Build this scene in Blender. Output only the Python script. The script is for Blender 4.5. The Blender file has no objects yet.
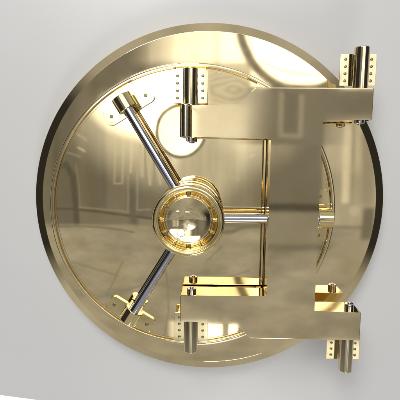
import bpy, bmesh, math, random
from mathutils import Vector, Matrix
random.seed(3)
S = bpy.context.scene
COL = S.collection
PI = math.pi

# ------------------------------------------------------------------ helpers
# world axes: X right, Z up, the door faces -Y.  h = height proud of the door plate (h = -Y)
def P(x, z, h): return Vector((x, -h, z))

def link(name, bm, mat, parent=None, smooth=True, angle=35):
    bmesh.ops.recalc_face_normals(bm, faces=bm.faces)
    me = bpy.data.meshes.new(name); bm.to_mesh(me); bm.free()
    o = bpy.data.objects.new(name, me); COL.objects.link(o)
    me.materials.append(mat)
    if smooth:
        for p in me.polygons: p.use_smooth = True
        me.set_sharp_from_angle(angle=math.radians(angle))
        wn = o.modifiers.new('weighted normals', 'WEIGHTED_NORMAL'); wn.weight = 100; wn.keep_sharp = True; wn.mode = 'FACE_AREA'
    if parent:
        o.parent = parent
        o.matrix_parent_inverse = Matrix.Translation(-parent.location)
    return o

def thing(name, loc, label, cat, group=None):
    o = bpy.data.objects.new(name, None); COL.objects.link(o)
    o.location = loc; o.empty_display_size = .1
    o['label'] = label; o['category'] = cat
    if group: o['group'] = group
    return o

def lathe(bm, prof, cx, cz, n=128, close=False):
    """revolve (radius, h) points round the door-normal axis at (cx, cz)"""
    rings = []
    for r, h in prof:
        if r < 1e-6: rings.append([bm.verts.new(P(cx, cz, h))]); continue
        rings.append([bm.verts.new(P(cx + r*math.cos(2*PI*i/n), cz + r*math.sin(2*PI*i/n), h)) for i in range(n)])
    pairs = list(zip(rings, rings[1:]))
    if close: pairs.append((rings[-1], rings[0]))
    for a, b in pairs:
        for i in range(n):
            j = (i+1) % n
            if len(a) == 1 and len(b) == 1: continue
            if len(a) == 1: bm.faces.new((a[0], b[i], b[j]))
            elif len(b) == 1: bm.faces.new((a[i], a[j], b[0]))
            else: bm.faces.new((a[i], a[j], b[j], b[i]))

def bead(c, r, a0, a1, n=8):
    """arc of profile points round c=(radius,h)"""
    return [(c[0]+r*math.cos(math.radians(a0+(a1-a0)*i/n)), c[1]+r*math.sin(math.radians(a0+(a1-a0)*i/n))) for i in range(n+1)]

def rod(bm, a, b, r, n=48, bev=.004, cap=True):
    """cylinder from a to b with rounded rims"""
    a, b = Vector(a), Vector(b); d = (b-a).normalized()
    u = d.orthogonal().normalized(); v = d.cross(u)
    L = (b-a).length; k = 4
    prof = [(0, 0)] if cap else []
    prof += [(r-bev+bev*math.sin(i/k*PI/2), bev-bev*math.cos(i/k*PI/2)) for i in range(k+1)]
    prof += [(r-bev+bev*math.cos(i/k*PI/2), L-bev+bev*math.sin(i/k*PI/2)) for i in range(k+1)]
    if cap: prof.append((0, L))
    rings = []
    for rr, t in prof:
        if rr < 1e-6: rings.append([bm.verts.new(a+d*t)]); continue
        rings.append([bm.verts.new(a+d*t+(u*math.cos(2*PI*i/n)+v*math.sin(2*PI*i/n))*rr) for i in range(n)])
    for p, q in zip(rings, rings[1:]):
        for i in range(n):
            j = (i+1) % n
            if len(p) == 1: bm.faces.new((p[0], q[i], q[j]))
            elif len(q) == 1: bm.faces.new((p[i], p[j], q[0]))
            else: bm.faces.new((p[i], p[j], q[j], q[i]))

def prism(bm, pts, h0, h1, bev=.004, seg=3, M=None):
    """extrude the polygon pts (x,z) from h0 to h1, all edges rounded"""
    b = bmesh.new()
    lo = [b.verts.new(P(x, z, h0)) for x, z in pts]
    hi = [b.verts.new(P(x, z, h1)) for x, z in pts]
    b.faces.new(lo); b.faces.new(hi[::-1])
    for i in range(len(pts)):
        j = (i+1) % len(pts); b.faces.new((lo[i], hi[i], hi[j], lo[j]))
    if bev: bmesh.ops.bevel(b, geom=b.edges[:], offset=bev, segments=seg, profile=.5, affect='EDGES')
    if M: bmesh.ops.transform(b, matrix=M, verts=b.verts)
    tmp = bpy.data.meshes.new('tmp'); b.to_mesh(tmp); b.free(); bm.from_mesh(tmp); bpy.data.meshes.remove(tmp)

def rrect(w, h, r, n=5):
    out = []
    for sx, sz, a in ((1, 1, 0), (-1, 1, 90), (-1, -1, 180), (1, -1, 270)):
        for i in range(n+1):
            t = math.radians(a + 90*i/n)
            out.append((sx*(w/2-r)+r*math.cos(t), sz*(h/2-r)+r*math.sin(t)))
    return out

# ------------------------------------------------------------------ materials
def metal(name, color, rough, rvar=.02, bump=.0, scale=6, spec=None, tilt=0):
    m = bpy.data.materials.new(name); m.use_nodes = True
    nt = m.node_tree; N = nt.nodes; Lk = nt.links
    b = N['Principled BSDF']
    b.inputs['Metallic'].default_value = 1
    tc = N.new('ShaderNodeTexCoord')
    # faint tarnish: the colour of the metal itself varies very slightly
    n1 = N.new('ShaderNodeTexNoise'); n1.inputs['Scale'].default_value = scale*.7; n1.inputs['Detail'].default_value = 6
    Lk.new(tc.outputs['Object'], n1.inputs['Vector'])
    mx = N.new('ShaderNodeMix'); mx.data_type = 'RGBA'
    mx.inputs['A'].default_value = (*color, 1)
    mx.inputs['B'].default_value = (color[0]*.9, color[1]*.88, color[2]*.82, 1)
    mr = N.new('ShaderNodeMapRange'); mr.inputs['From Min'].default_value = .42; mr.inputs['From Max'].default_value = .7
    Lk.new(n1.outputs['Fac'], mr.inputs['Value']); Lk.new(mr.outputs[0], mx.inputs['Factor'])
    Lk.new(mx.outputs['Result'], b.inputs['Base Color'])
    n2 = N.new('ShaderNodeTexNoise'); n2.inputs['Scale'].default_value = scale*3; n2.inputs['Detail'].default_value = 8
    Lk.new(tc.outputs['Object'], n2.inputs['Vector'])
    m2 = N.new('ShaderNodeMapRange'); m2.inputs['To Min'].default_value = max(.005, rough-rvar); m2.inputs['To Max'].default_value = rough+rvar
    Lk.new(n2.outputs['Fac'], m2.inputs['Value']); Lk.new(m2.outputs[0], b.inputs['Roughness'])
    if bump:
        n3 = N.new('ShaderNodeTexNoise'); n3.inputs['Scale'].default_value = scale; n3.inputs['Detail'].default_value = 2
        Lk.new(tc.outputs['Object'], n3.inputs['Vector'])
        bp = N.new('ShaderNodeBump'); bp.inputs['Strength'].default_value = 1; bp.inputs['Distance'].default_value = bump
        Lk.new(n3.outputs['Fac'], bp.inputs['Height']); Lk.new(bp.outputs[0], b.inputs['Normal'])
    return m

GOLD = (.93, .775, .47)
M_plate = metal('polished_brass_plate', GOLD, .025, .015, .00008, 5)
M_ring = metal('polished_brass_ring', (.92, .76, .465), .04, .02, .00008, 4)
M_arm = metal('satin_brass_arm', (.92, .77, .48), .04, .02, .0001, 5)
M_brass = metal('bright_brass', (.93, .76, .40), .05, .02, 0, 12)
M_leaf = metal('brass_leaf', (.93, .81, .52), .06, .03, 0, 12)
M_pin = metal('aged_brass_pin', (.80, .70, .47), .12, .05, 0, 20)
M_steel = metal('polished_steel', (.60, .61, .68), .09, .04, 0, 20)
M_knuckle = metal('darker_brass', (.52, .48, .36), .16, .05, 0, 20)  # a darker, duller brass than the arm
M_screw = metal('dark_brass_screw', (.34, .28, .16), .3, .05, 0, 30)
M_dark = metal('dark_steel', (.10, .10, .09), .3, .05, 0, 30)

M_wall = bpy.data.materials.new('grey_painted_wall'); M_wall.use_nodes = True
nt = M_wall.node_tree; b = nt.nodes['Principled BSDF']
tc = nt.nodes.new('ShaderNodeTexCoord')
nz = nt.nodes.new('ShaderNodeTexNoise'); nz.inputs['Scale'].default_value = 1.1; nz.inputs['Detail'].default_value = 3
nt.links.new(tc.outputs['Object'], nz.inputs['Vector'])
cr = nt.nodes.new('ShaderNodeMix'); cr.data_type = 'RGBA'
cr.inputs['A'].default_value = (.60, .60, .603, 1); cr.inputs['B'].default_value = (.67, .67, .67, 1)
nt.links.new(nz.outputs['Fac'], cr.inputs['Factor']); nt.links.new(cr.outputs['Result'], b.inputs['Base Color'])
b.inputs['Roughness'].default_value = .36
b.inputs['Specular IOR Level'].default_value = .6

# ------------------------------------------------------------------ vault door
OX, OZ = .114, .030                      # centre of the heavy outer ring
door = thing('vault_door', P(0, 0, 0), 'large round polished brass vault door with central hub and three steel locking bars', 'vault door')

bm = bmesh.new()
RB, RF = 1.252, 1.192
lathe(bm, [(.90, -.20)] + bead((RB-.006, -.194), .006, -90, 0, 3) + bead((RB-.006, -.098), .006, 0, 35, 3)
      + bead((RF-.002, -.0745), .0045, 35, 90, 3) + [(1.10, -.07), (1.03, -.07), (.90, -.07)], OX, OZ, 256, close=True)
link('outer_ring', bm, M_ring, door, angle=25)

bm = bmesh.new()
prof = [(0, 0), (.3, 0), (.6, 0), (.90, 0), (.950, 0), (.953, -.002), (.955, -.012), (.966, -.012), (.968, -.003)]
prof += bead((.976, -.003), .008, 170, 90, 4) + bead((.990, -.005), .010, 90, 0, 6) + [(1.0, -.10), (.90, -.12), (0, -.12)]
lathe(bm, prof, 0, 0, 256)
link('door_plate', bm, M_plate, door, angle=25)

# hub -------------------------------------------------
HX, HZ = .0, -.008
bm = bmesh.new()
prof = [(0, .001), (.218, .001)] + bead((.216, .010), .008, -60, 80, 6) + [(.212, .020)] + bead((.210, .034), .012, -70, 80, 6) \
     + [(.200, .048), (.196, .052)] + bead((.196, .068), .013, -70, 85, 6) + [(.184, .082), (.178, .088), (.168, .10), (.165, .20), (.172, .24), (.17, .25), (0, .25)]
lathe(bm, prof, HX, HZ, 128)
hub = link('hub', bm, M_brass, door, angle=30)
bm = bmesh.new()
prof = [(.150, .25), (.172, .25), (.184, .27), (.186, .30), (.192, .315)] + bead((.196, .335), .012, -80, 60, 6) \
     + [(.204, .352), (.206, .37), (.212, .385)] + bead((.200, .412), .020, -20, 115, 10) \
     + bead((.184, .410), .010, 60, 150, 5) + [(.170, .395), (.164, .378), (.158, .372)] + bead((.150, .374), .008, 10, 170, 6) \
     + [(.140, .368), (.134, .36), (.130, .35), (.12, .33), (.12, .25)]
lathe(bm, prof, HX, HZ, 160)
link('hub_ring', bm, M_brass, hub, angle=40)
bm = bmesh.new()
prof = [(.145, .30), (.143, .372)] + bead((.138, .380), .006, 0, 120, 5)
R_ = .35; hh = math.asin(.126/R_)                 # a polished dish, hollow towards the viewer
prof += [(R_*math.sin(hh*(1-i/20)), .382 + R_*math.cos(hh) - R_*math.cos(hh*(1-i/20))) for i in range(21)]
lathe(bm, prof, HX, HZ, 96)
link('hub_dish', bm, M_plate, hub, angle=30)
bm0 = bmesh.new()
rod(bm0, P(HX+.162, HZ, .36), P(HX+.162, HZ, .398), .010, 16, .004)
stud = link('hub_stud', bm0, M_brass, hub)
bm0 = bmesh.new()
rod(bm0, P(HX+.162, HZ, .36), P(HX+.162, HZ, .400), .0145, 20, .005)
bolt = link('hub_bolt', bm0, M_screw, hub)
for k in range(12):
    a = 2*PI*k/12
    src = bolt if k % 2 else stud
    s = src if k < 2 else src.copy()
    if k >= 2:
        COL.objects.link(s)
    s.parent = hub
    s.matrix_parent_inverse = Matrix.Identity(4)
    s.matrix_basis = Matrix.Translation(P(HX, HZ, 0)) @ Matrix.Rotation(-a, 4, 'Y') @ Matrix.Translation(-P(HX, HZ, 0))

# locking bars, their cups and plates -----------------
CX, CZ, HS = .020, -.030, .16
first = {}
def rotcopy(objs, ang, parent):
    """copy a list [(obj, parent_key)] rotated round the spoke centre"""
    M = Matrix.Translation(P(CX, CZ, 0)) @ Matrix.Rotation(-ang, 4, 'Y') @ Matrix.Translation(-P(CX, CZ, 0))
    new = {}
    for o, par in objs:
        c = o.copy(); COL.objects.link(c); new[o] = c
        if par in new:
            c.parent = new[par]; c.matrix_parent_inverse = Matrix.Identity(4); c.matrix_basis = Matrix.Identity(4)
        else:
            c.parent = parent; c.matrix_parent_inverse = Matrix.Identity(4); c.matrix_basis = M
        if o is cup and ang > 3: c.matrix_basis = Matrix.Translation(P(-.056, 0, 0))
# built pointing to +X (the bar that runs to the right)
bm = bmesh.new(); rod(bm, P(CX+.13, CZ, HS), P(CX+.86, CZ, HS-.015), .0325, 48, .003)
bar = link('locking_bar', bm, M_steel, door)
BR = .875
bm = bmesh.new()
prism(bm, [(CX+BR+a-.01, CZ+b_) for a, b_ in rrect(.115, .37, .03)], .001, .019, .003, 2)
bkt = link('bar_bracket', bm, M_brass, door)
bm = bmesh.new()
rod(bm, P(CX+BR-.048, CZ, .115), P(CX+BR+.052, CZ, .115), .067, 56, .006)
prism(bm, [(CX+BR+a, CZ+b_) for a, b_ in rrect(.10, .10, .004)], .012, .10, .004, 2)
cup = link('bar_cup', bm, M_brass, bkt)
screws = []
for s in (-1, 1):
    bm = bmesh.new()
    rod(bm, P(CX+BR-.01, CZ+s*.137, .015), P(CX+BR-.01, CZ+s*.137, .024), .013, 20, .003)
    screws.append(link('screw', bm, M_screw, bkt))
fam = [(bar, None), (bkt, None), (cup, bkt), (screws[0], bkt), (screws[1], bkt)]
for ang in (math.radians(121.3), math.radians(238.4)):
    rotcopy(fam, ang, door)

# ------------------------------------------------------------------ crane arm
G0, G1 = .021, .2103
arm = thing('crane_hinge_arm', P(.67, -.85, G0), 'thick brass bracket, an upright bar with arms, standing across the front of the round door', 'hinge bracket')
XB1, XB2, XL, XR = .5176, .8277, -.0623, 1.1423
poly = [(.006, .4946), (XB1, .4946), (XB1, -.5474), (XL, -.5474), (XL, -.7337), (.306, -.7337), (.412, -.8419),
        (XR, -.8419), (XR, -.6451), (XB2, -.6451), (XB2, .6112), (XR, .6112), (XR, .8091), (.410, .8091), (.300, .7012), (.006, .7012)]
bm = bmesh.new(); prism(bm, poly, G0, G1, .0055, 3)
link('arm_frame', bm, M_arm, arm, angle=30)
bm = bmesh.new()
HM = .131
rod(bm, P(-.031, .497, HM+.018), P(-.031, .712, HM+.018), .0405, 48, .010)
link('arm_knuckle', bm, M_knuckle, arm)

# ------------------------------------------------------------------ hinges
def hinge(x, z_in, z_out, lz0, lz1, nubz, lx, base_h, label, pinmat):
    """long pin through the arm, two-winged leaf with eight screws behind it"""
    t = thing('pin_hinge', P(lx, (lz0+lz1)/2, 0), label, 'hinge', 'pin hinges at the ends of the brass bracket')
    bm = bmesh.new(); rod(bm, P(x, z_in, HM), P(x, z_out, HM), .0475, 64, .007)
    link('hinge_pin', bm, pinmat, t)
    s = 1 if nubz > z_in else -1
    bm = bmesh.new(); rod(bm, P(x+.006, z_in, HM), P(x+.006, nubz, HM), .032, 32, .008)
    rod(bm, P(x+.006, nubz-.004*s, HM), P(x+.006, nubz+.008*s, HM), .013, 16, .003)
    link('pin_head', bm, M_steel, t)
    bm = bmesh.new()
    zc = (lz0+lz1)/2; hh = abs(lz1-lz0)
    prism(bm, [(lx+a, zc+c) for a, c in rrect(.232, hh, .006, 3)], base_h, base_h+.012, .0025, 2)
    if lx < .5: prism(bm, [(lx+a, zc+c) for a, c in rrect(.20, hh*.86, .004, 2)], .001, base_h+.001, .002, 1)   # packing block on the door plate
    leaf = link('hinge_leaf', bm, M_leaf, t)
    for sx in (-1, 1):
        for k in range(4):
            sz = zc + (k-1.5)*hh*.225
            px = lx + sx*.083
            bm = bmesh.new()
            lathe(bm, [(0, base_h+.0140), (.0035, base_h+.0150), (.0065, base_h+.0150), (.0095, base_h+.0135), (.0105, base_h+.0115), (.0105, base_h+.010)], px, sz, 16)
            link('screw', bm, M_screw, leaf)
    return t
hinge(-.004, .70, .939, .722, .934, .470, -.008, .068, 'brass pin hinge above the left end of the upper arm, high on the round plate', M_pin)
hinge(.006, -.73, -.975, -.722, -.932, -.522, .006, .068, 'brass pin hinge under the left end of the lower arm, low on the round plate', M_pin)
hinge(1.083, .80, 1.071, .838, 1.040, .592, 1.081, .068, 'brass pin hinge rising above the right end of the upper arm, against the grey wall', M_pin)
hinge(1.081, -.84, -1.096, -.846, -1.043, -.612, 1.077, .068, 'brass pin hinge hanging below the right end of the lower arm, against the grey wall', M_pin)

# ------------------------------------------------------------------ wall
bm = bmesh.new()
HW = -.235
prism(bm, [(-7, -.941), (-1.557, -1.573), (-1.247, -1.609), (9, -2.799), (9, 7), (-7, 7)][::-1], HW-.08, HW, .01, 2)
WALLPTS = None
w = link('wall', bm, M_wall); w['kind'] = 'structure'

# ------------------------------------------------------------------ camera
F, CAMX, CAMZ, CAMH, PAN, TILT, ROLL = 418.89, .1312, .4282, 2.9039, -.0244, -.1230, .0078
cam = bpy.data.cameras.new('Camera'); co = bpy.data.objects.new('Camera', cam); COL.objects.link(co)
cam.sensor_width = 36; cam.lens = 36*F/400; cam.clip_start = .01; cam.clip_end = 1000
Fd = P(math.sin(PAN)*math.cos(TILT), math.sin(TILT), -math.cos(PAN)*math.cos(TILT))
Up = P(0, 1, 0)
Rt = Fd.cross(Up).normalized(); Uv = Rt.cross(Fd)
R2 = Rt*math.cos(ROLL)+Uv*math.sin(ROLL); U2 = -Rt*math.sin(ROLL)+Uv*math.cos(ROLL)
co.matrix_world = Matrix(((R2.x, U2.x, -Fd.x, CAMX), (R2.y, U2.y, -Fd.y, -CAMH), (R2.z, U2.z, -Fd.z, CAMZ), (0, 0, 0, 1)))
S.camera = co

# ------------------------------------------------------------------ world: the hall the brass mirrors
# computed here, direction by direction, into a panorama (no file is read)
import numpy as np
EW, EH = 4096, 2048
def dirs(cols, rows, w, h):
    u = (cols+.5)/w; v = (rows+.5)/h
    ph = -(u-.5)*2*PI; th = (v-.5)*PI
    ph, th = np.meshgrid(ph, th)
    return (np.cos(th)*np.cos(ph)).astype(np.float32), (np.cos(th)*np.sin(ph)).astype(np.float32), np.sin(th).astype(np.float32)
def vnoise(x, y, z):
    def hsh(i, j, k):
        q = (i*374761393 + j*668265263 + k*2147483647 + 12345).astype(np.int64) & 0xffffffff
        q = ((q ^ (q >> 13))*1274126177) & 0xffffffff
        return (((q ^ (q >> 16)) & 0xffff)/65535).astype(np.float32)
    xi, yi, zi = np.floor(x), np.floor(y), np.floor(z)
    fx, fy, fz = x-xi, y-yi, z-zi
    fx, fy, fz = [f*f*(3-2*f) for f in (fx, fy, fz)]
    xi, yi, zi = [a.astype(np.int64) for a in (xi, yi, zi)]
    o = 0
    for a in (0, 1):
        for b_ in (0, 1):
            for c in (0, 1):
                o = o + hsh(xi+a, yi+b_, zi+c)*(fx if a else 1-fx)*(fy if b_ else 1-fy)*(fz if c else 1-fz)
    return o
def fbm(x, y, z, scale, octs, rough=.5):
    t = 0; amp = 1; n = 0
    for k in range(octs):
        t = t + amp*vnoise(x*scale+17.3*k, y*scale+5.1*k, z*scale+9.7*k); n += amp; amp *= rough; scale *= 2
    return t/n
def step(x, e, s, up=True):
    t = np.clip((x-(e-s))/(2*s), 0, 1); t = t*t*(3-2*t)
    return t if up else 1-t
def mth(op, *a, clamp=False):
    f = dict(ADD=lambda p, q: p+q, SUBTRACT=lambda p, q: p-q, MULTIPLY=lambda p, q: p*q, DIVIDE=lambda p, q: p/q,
             SQRT=np.sqrt, ABSOLUTE=np.abs, MAXIMUM=np.maximum)[op](*a)
    return np.clip(f, 0, 1) if clamp else f
# the whole sphere, coarse
X, Y, Z = dirs(np.arange(EW//4), np.arange(EH//4), EW//4, EH//4)
hd = -Y
nC = fbm(X, Y, Z, 4, 4); nD = fbm(X, Y, Z, 3, 5)
side = step(nC, .60, .05)*.12*step(np.abs(X), .45, .1, False) + .028
ceil_ = .26 + nC*.42
flo = .36*(.5+nD*.98)
sp_ = vnoise(X*16, Y*16, Z*16)
rest = side + step(sp_, .90, .03)*2.2*step(nC, .45, .05)*step(np.abs(X), .55, .08, False)  # bright specks added so the hub sparkles
m = step(Z, .55, .15); rest = rest*(1-m) + ceil_*m
m = step(Z, -.45, .12, False); rest = rest*(1-m) + flo*m
m = step(hd, -.25, .1, False)*step(Z, .1, .1, False); rest = rest*(1-m) + 1.15*m
pano = np.repeat(np.repeat(rest, 4, 0), 4, 1).astype(np.float32)
# the part in front of the door, fine: reflections painted for this camera
c0, c1, r0, r1 = int(EW*.615), int(EW*.885), int(EH*.25), int(EH*.75)
X, Y, Z = dirs(np.arange(c0, c1), np.arange(r0, r1), EW, EH)
hd = -Y
U0 = X/np.maximum(hd, .02); V0 = Z/np.maximum(hd, .02)
U = U0 + (fbm(U0, V0, 0*U0, 9, 2)-.5)*.006
V = V0 + (fbm(U0, V0, 0*U0+3, 14, 2)-.5)*.005

def uv(px, py):
    """direction (as tangents) that a front-facing mirror shows at photo pixel px,py"""
    d = Fd*F + R2*(px-200) + U2*(200-py)
    return d.x/d.y, d.z/d.y      # Y component is the depth
PX = 1/418.9
def rect(x0, x1, y0, y1, s=3, sy=None):
    cx, cy = (x0+x1)/2, (y0+y1)/2
    a = uv(x0, cy)[0]; b_ = uv(x1, cy)[0]; c = uv(cx, y1)[1]; d = uv(cx, y0)[1]
    s_ = s*PX; sy_ = (s if sy is None else sy)*PX
    m = mth('MULTIPLY', step(U, a, s_), step(U, b_, s_, False))
    m2 = mth('MULTIPLY', step(V, c, sy_), step(V, d, sy_, False))
    return mth('MULTIPLY', m, m2)
def dist(cx, cy, rx, ry):
    u, v = uv(cx, cy)
    a = mth('DIVIDE', mth('SUBTRACT', U, u), rx*PX); b_ = mth('DIVIDE', mth('SUBTRACT', V, v), ry*PX*1.03)
    return mth('SQRT', mth('ADD', mth('MULTIPLY', a, a), mth('MULTIPLY', b_, b_)))
def ell(cx, cy, rx, ry, soft):      # soft: fraction of the radius
    return step(dist(cx, cy, rx, ry), 1, soft, False)
def ringm(cx, cy, r, w):
    d = mth('ABSOLUTE', mth('SUBTRACT', dist(cx, cy, r, r), 1))
    return step(d, w/r, .5*w/r, False)
def seg(x0, y0, x1, y1, w, soft=.8):
    (a, b_), (c, d) = uv(x0, y0), uv(x1, y1)
    du, dv = c-a, d-b_; L2 = du*du+dv*dv
    pu = mth('SUBTRACT', U, a); pv = mth('SUBTRACT', V, b_)
    t = mth('ADD', mth('MULTIPLY', pu, du/L2), mth('MULTIPLY', pv, dv/L2), clamp=True)
    eu = mth('SUBTRACT', pu, mth('MULTIPLY', t, du)); ev = mth('SUBTRACT', pv, mth('MULTIPLY', t, dv))
    d2 = mth('SQRT', mth('ADD', mth('MULTIPLY', eu, eu), mth('MULTIPLY', ev, ev)))
    return step(d2, w*PX, soft*PX, False)
def line(pts, w, val, soft=.8):
    m = None
    for (x0, y0), (x1, y1) in zip(pts, pts[1:]):
        q = seg(x0, y0, x1, y1, w/2, soft); m = q if m is None else mth('MAXIMUM', m, q)
    put(m, val)
cur = None
def put(mask, val):
    global cur
    cur = cur*(1-mask) + val*mask
stm = .62 + .76*fbm(U0, V0*.08, 0*U0+7, 26, 3, .6)          # curtain-like streaks
flm = .55 + .9*fbm(U0*1.2, V0*3, 0*U0+1, 11, 5, .6)         # mottled floor
cur = .20
# --- walls of the hall
put(rect(-400, 150, -60, 226, 6), mth('MULTIPLY', stm, .20))
put(rect(205, 262, 142, 226, 8), mth('MULTIPLY', stm, .27))
put(rect(322, 430, 121, 226, 3, 1.5), mth('MULTIPLY', stm, .50))
put(rect(324, 372, 121, 172, 2, 10), mth('MULTIPLY', stm, .66))
put(rect(343, 350, 124, 203, 2.5), .78)
put(rect(352, 355, 124, 206, 1.5), .36)
put(rect(362, 378, 130, 205, 4), .36)
# pilasters, panels and rails
put(rect(74, 108, 130, 208, 3), mth('MULTIPLY', stm, .185))
put(rect(55, 73, 166, 225, 3), .165)
line([(77, 226), (76, 200), (73, 176), (66, 164), (58, 166), (54, 180)], 6, .115, 1.6)
line([(80.5, 208), (79.5, 185), (76, 164)], 1.6, .26)
put(rect(81, 128, 212, 226, 2), .22)
put(rect(139, 152, 218, 232, 2), .27)
line([(50, 208), (78, 209), (100, 211.5), (130, 216), (152, 218)], 2.2, .115)
line([(80, 206.5), (104, 209), (128.5, 212), (128.5, 175)], 1.4, .30)
line([(137.5, 170), (137.5, 210), (150, 209)], 1.4, .33)
line([(132.5, 165), (132.5, 205), (134, 222), (139, 233)], 4.5, .155, 1.4)
line([(115, 138), (115, 183), (123, 183), (123, 136)], 1.6, .40, .9)
line([(119, 142), (119, 180)], 4, .20, 1.2)
line([(132, 128), (130.5, 172)], 1.8, .50, 1)
line([(77, 134), (86, 140)], 1.8, .38, 1); line([(78, 147), (84, 150.5)], 2, .55, 1); line([(68, 152), (80, 156)], 2, .30, 1)
put(rect(204, 226, 138, 178, 4, 8), .55)
line([(229.5, 130), (230, 176), (238.5, 180.5), (237, 160), (237, 130)], 1.6, .36, .9)
line([(214, 150), (214, 172), (217, 186)], 1.6, .5, 1.2)
line([(250, 151), (255, 149.5)], 1.8, .42, 1); line([(250, 157), (253, 155)], 2.2, .5, 1)
# --- floor
put(rect(-400, 800, 226, 900, 6, 2.5), mth('MULTIPLY', flm, .365))
line([(50, 227), (77, 226), (100, 227), (134, 232)], 1.6, .20)
line([(224, 232), (233, 231.5), (241, 227), (268, 225)], 4, .22, 2)  # shadow under the locking bar, painted into the panorama
for q in ([(123, 262), (106, 296)], [(166, 272), (169, 312), (164, 340)], [(205, 285), (250, 270)], [(72, 262), (118, 276)], [(88, 300), (150, 284)], [(206, 262), (222, 246)]):
    line(q, 1.2, .26, 1.2)
put(rect(262, 326, 203.5, 211.5, 3, 2), .09)
put(rect(262, 328, 212, 245, 4, 3), .29)
put(rect(262, 330, 244, 250, 4, 3), .20)
put(rect(362, 376, 208, 240, 3), .19)
put(ell(354, 211, 5, 5, .4), .55)
# --- the bright window end of the hall
put(rect(146, 262, -300, 64, 22, 6), mth('MULTIPLY', stm, .95))
put(mth('MULTIPLY', ell(186, 106, 96, 66, .42), ell(193, 204, 140, 131, .012)), mth('MULTIPLY', stm, .95))
put(ell(205, 170, 28, 40, .5), mth('MULTIPLY', stm, .62))
put(rect(176, 262, -300, 63, 16, 5), mth('MULTIPLY', stm, 1.8))
put(mth('MULTIPLY', ell(152, 94, 58, 38, .30), ell(193, 204, 140, 131, .012)), 3.2)
for q in ([(140, 146), (142, 176)], [(148, 150), (150, 184)], [(157, 158), (160, 184)], [(169, 156), (173, 182)], [(214, 146), (214, 172)]):
    line(q, 1.8, .62, 2)
for q in ([(144.5, 146), (146, 180)], [(153, 152), (155, 184)], [(164, 160), (167, 184)]):
    line(q, 1.6, .34, 1.4)
put(rect(206, 262, 64, 106, 3, 2), mth('MULTIPLY', stm, .92))
sx, sy = uv(232, 90)
rr = np.hypot((U-sx), (V-sy)*2.0) + .03*fbm(U0, V0, 0*U0, 30, 2)
put(ell(230, 88, 26, 17, .4)*.85, .66 + .085*np.sin(rr*300) )
put(rect(252, 330, 88, 145, 30, 2), .225)
put(rect(279, 304, 60, 138, 2), .35); put(rect(284, 299, 60, 133.5, 2), .195)
put(ell(181, 131, 24, 25, .04), 2.2)
put(ringm(181, 131, 24.5, 1.6), .22)
put(rect(192, 238, 104, 138, 9, 1.5)*step(V, uv(200, 104)[1], 2*PX, False), .92)
put(rect(256, 480, -300, 86, 4, 2.2), 2.8)
put(rect(-60, 262, -300, -30, 20, 12), 2.0)
put(rect(-60, 203, -300, -40, 1.5, 12), 3.5); put(rect(202, 207.5, -300, -40, 1.2, 12), .7); put(rect(207, 255, -300, -40, 1.5, 12), 1.5)  # bright and dark bands painted for the lower arm's top faces to mirror
put(rect(222, 250, 20, 62, 3, 3), 2.0)
put(ringm(303, 24, 59, 4.2), .21)
line([(262, 62), (282, 71), (306, 74), (332, 73)], 1.6, .8, 1.2)
put(rect(340.5, 392, 44, 88, 2.5, 3), 1.25)  # bright patch added to light up the upper right hinge leaf
lowc = ell(193, 204, 143.5, 139.5, .010)  # clips added bright patches that whiten the plate bottom and lower left leaf
put(mth('MULTIPLY', rect(200, 237, 324.5, 349, 1.5), lowc), 2.4)
put(mth('MULTIPLY', rect(170, 207, 321, 347, 3), lowc), .95)
put(rect(322, 364, 341, 366, 3), 1.3)  # bright patch added for the lower right hinge leaf to mirror
put(mth('MULTIPLY', rect(222, 228, 318, 347, 1), lowc), .45)
front = step(hd, .80, .06)
pano[r0:r1, c0:c1] = pano[r0:r1, c0:c1]*(1-front) + cur*front
img = bpy.data.images.new('hall_panorama', EW, EH, alpha=False, float_buffer=True)
px = np.ones((EH, EW, 4), np.float32)
px[..., 0] = pano; px[..., 1] = pano*.985; px[..., 2] = pano*.955
img.pixels.foreach_set(px.ravel()); img.update()
wd = bpy.data.worlds.new('World'); S.world = wd; wd.use_nodes = True
nt = wd.node_tree; N = nt.nodes; Lk = nt.links
bg = N['Background']
en = N.new('ShaderNodeTexEnvironment'); en.image = img; en.interpolation = 'Linear'
tcw = N.new('ShaderNodeTexCoord'); Lk.new(tcw.outputs['Generated'], en.inputs['Vector'])
Lk.new(en.outputs['Color'], bg.inputs['Color']); bg.inputs['Strength'].default_value = 1.0

# ------------------------------------------------------------------ added fill lamps, out of view, that wash the wall and the metal edges
def area(name, loc, target, size, power, color=(1, .985, .96)):
    l = bpy.data.lights.new(name, 'AREA'); l.shape = 'DISK'; l.size = size; l.energy = power; l.color = color
    o = bpy.data.objects.new(name, l); COL.objects.link(o)
    o.location = loc; o.rotation_euler = (Vector(target)-Vector(loc)).to_track_quat('-Z', 'Y').to_euler()
    return o
area('fill_high', (-1.8, -6.8, 6.0), (0, 0, 0), 3.6, 370)

area('fill_low', (1.2, -6.0, -7.8), (0, 0, 0), 2.6, 200, (1, .99, .98))

# ------------------------------------------------------------------ render settings
S.render.engine = 'CYCLES'
S.cycles.max_bounces = 10; S.cycles.glossy_bounces = 8; S.cycles.sample_clamp_indirect = 6
S.view_settings.view_transform = 'Standard'; S.view_settings.look = 'None'
S.view_settings.exposure = 0; S.view_settings.gamma = 1
wd.cycles.sampling_method = 'MANUAL'; wd.cycles.sample_map_resolution = 1024
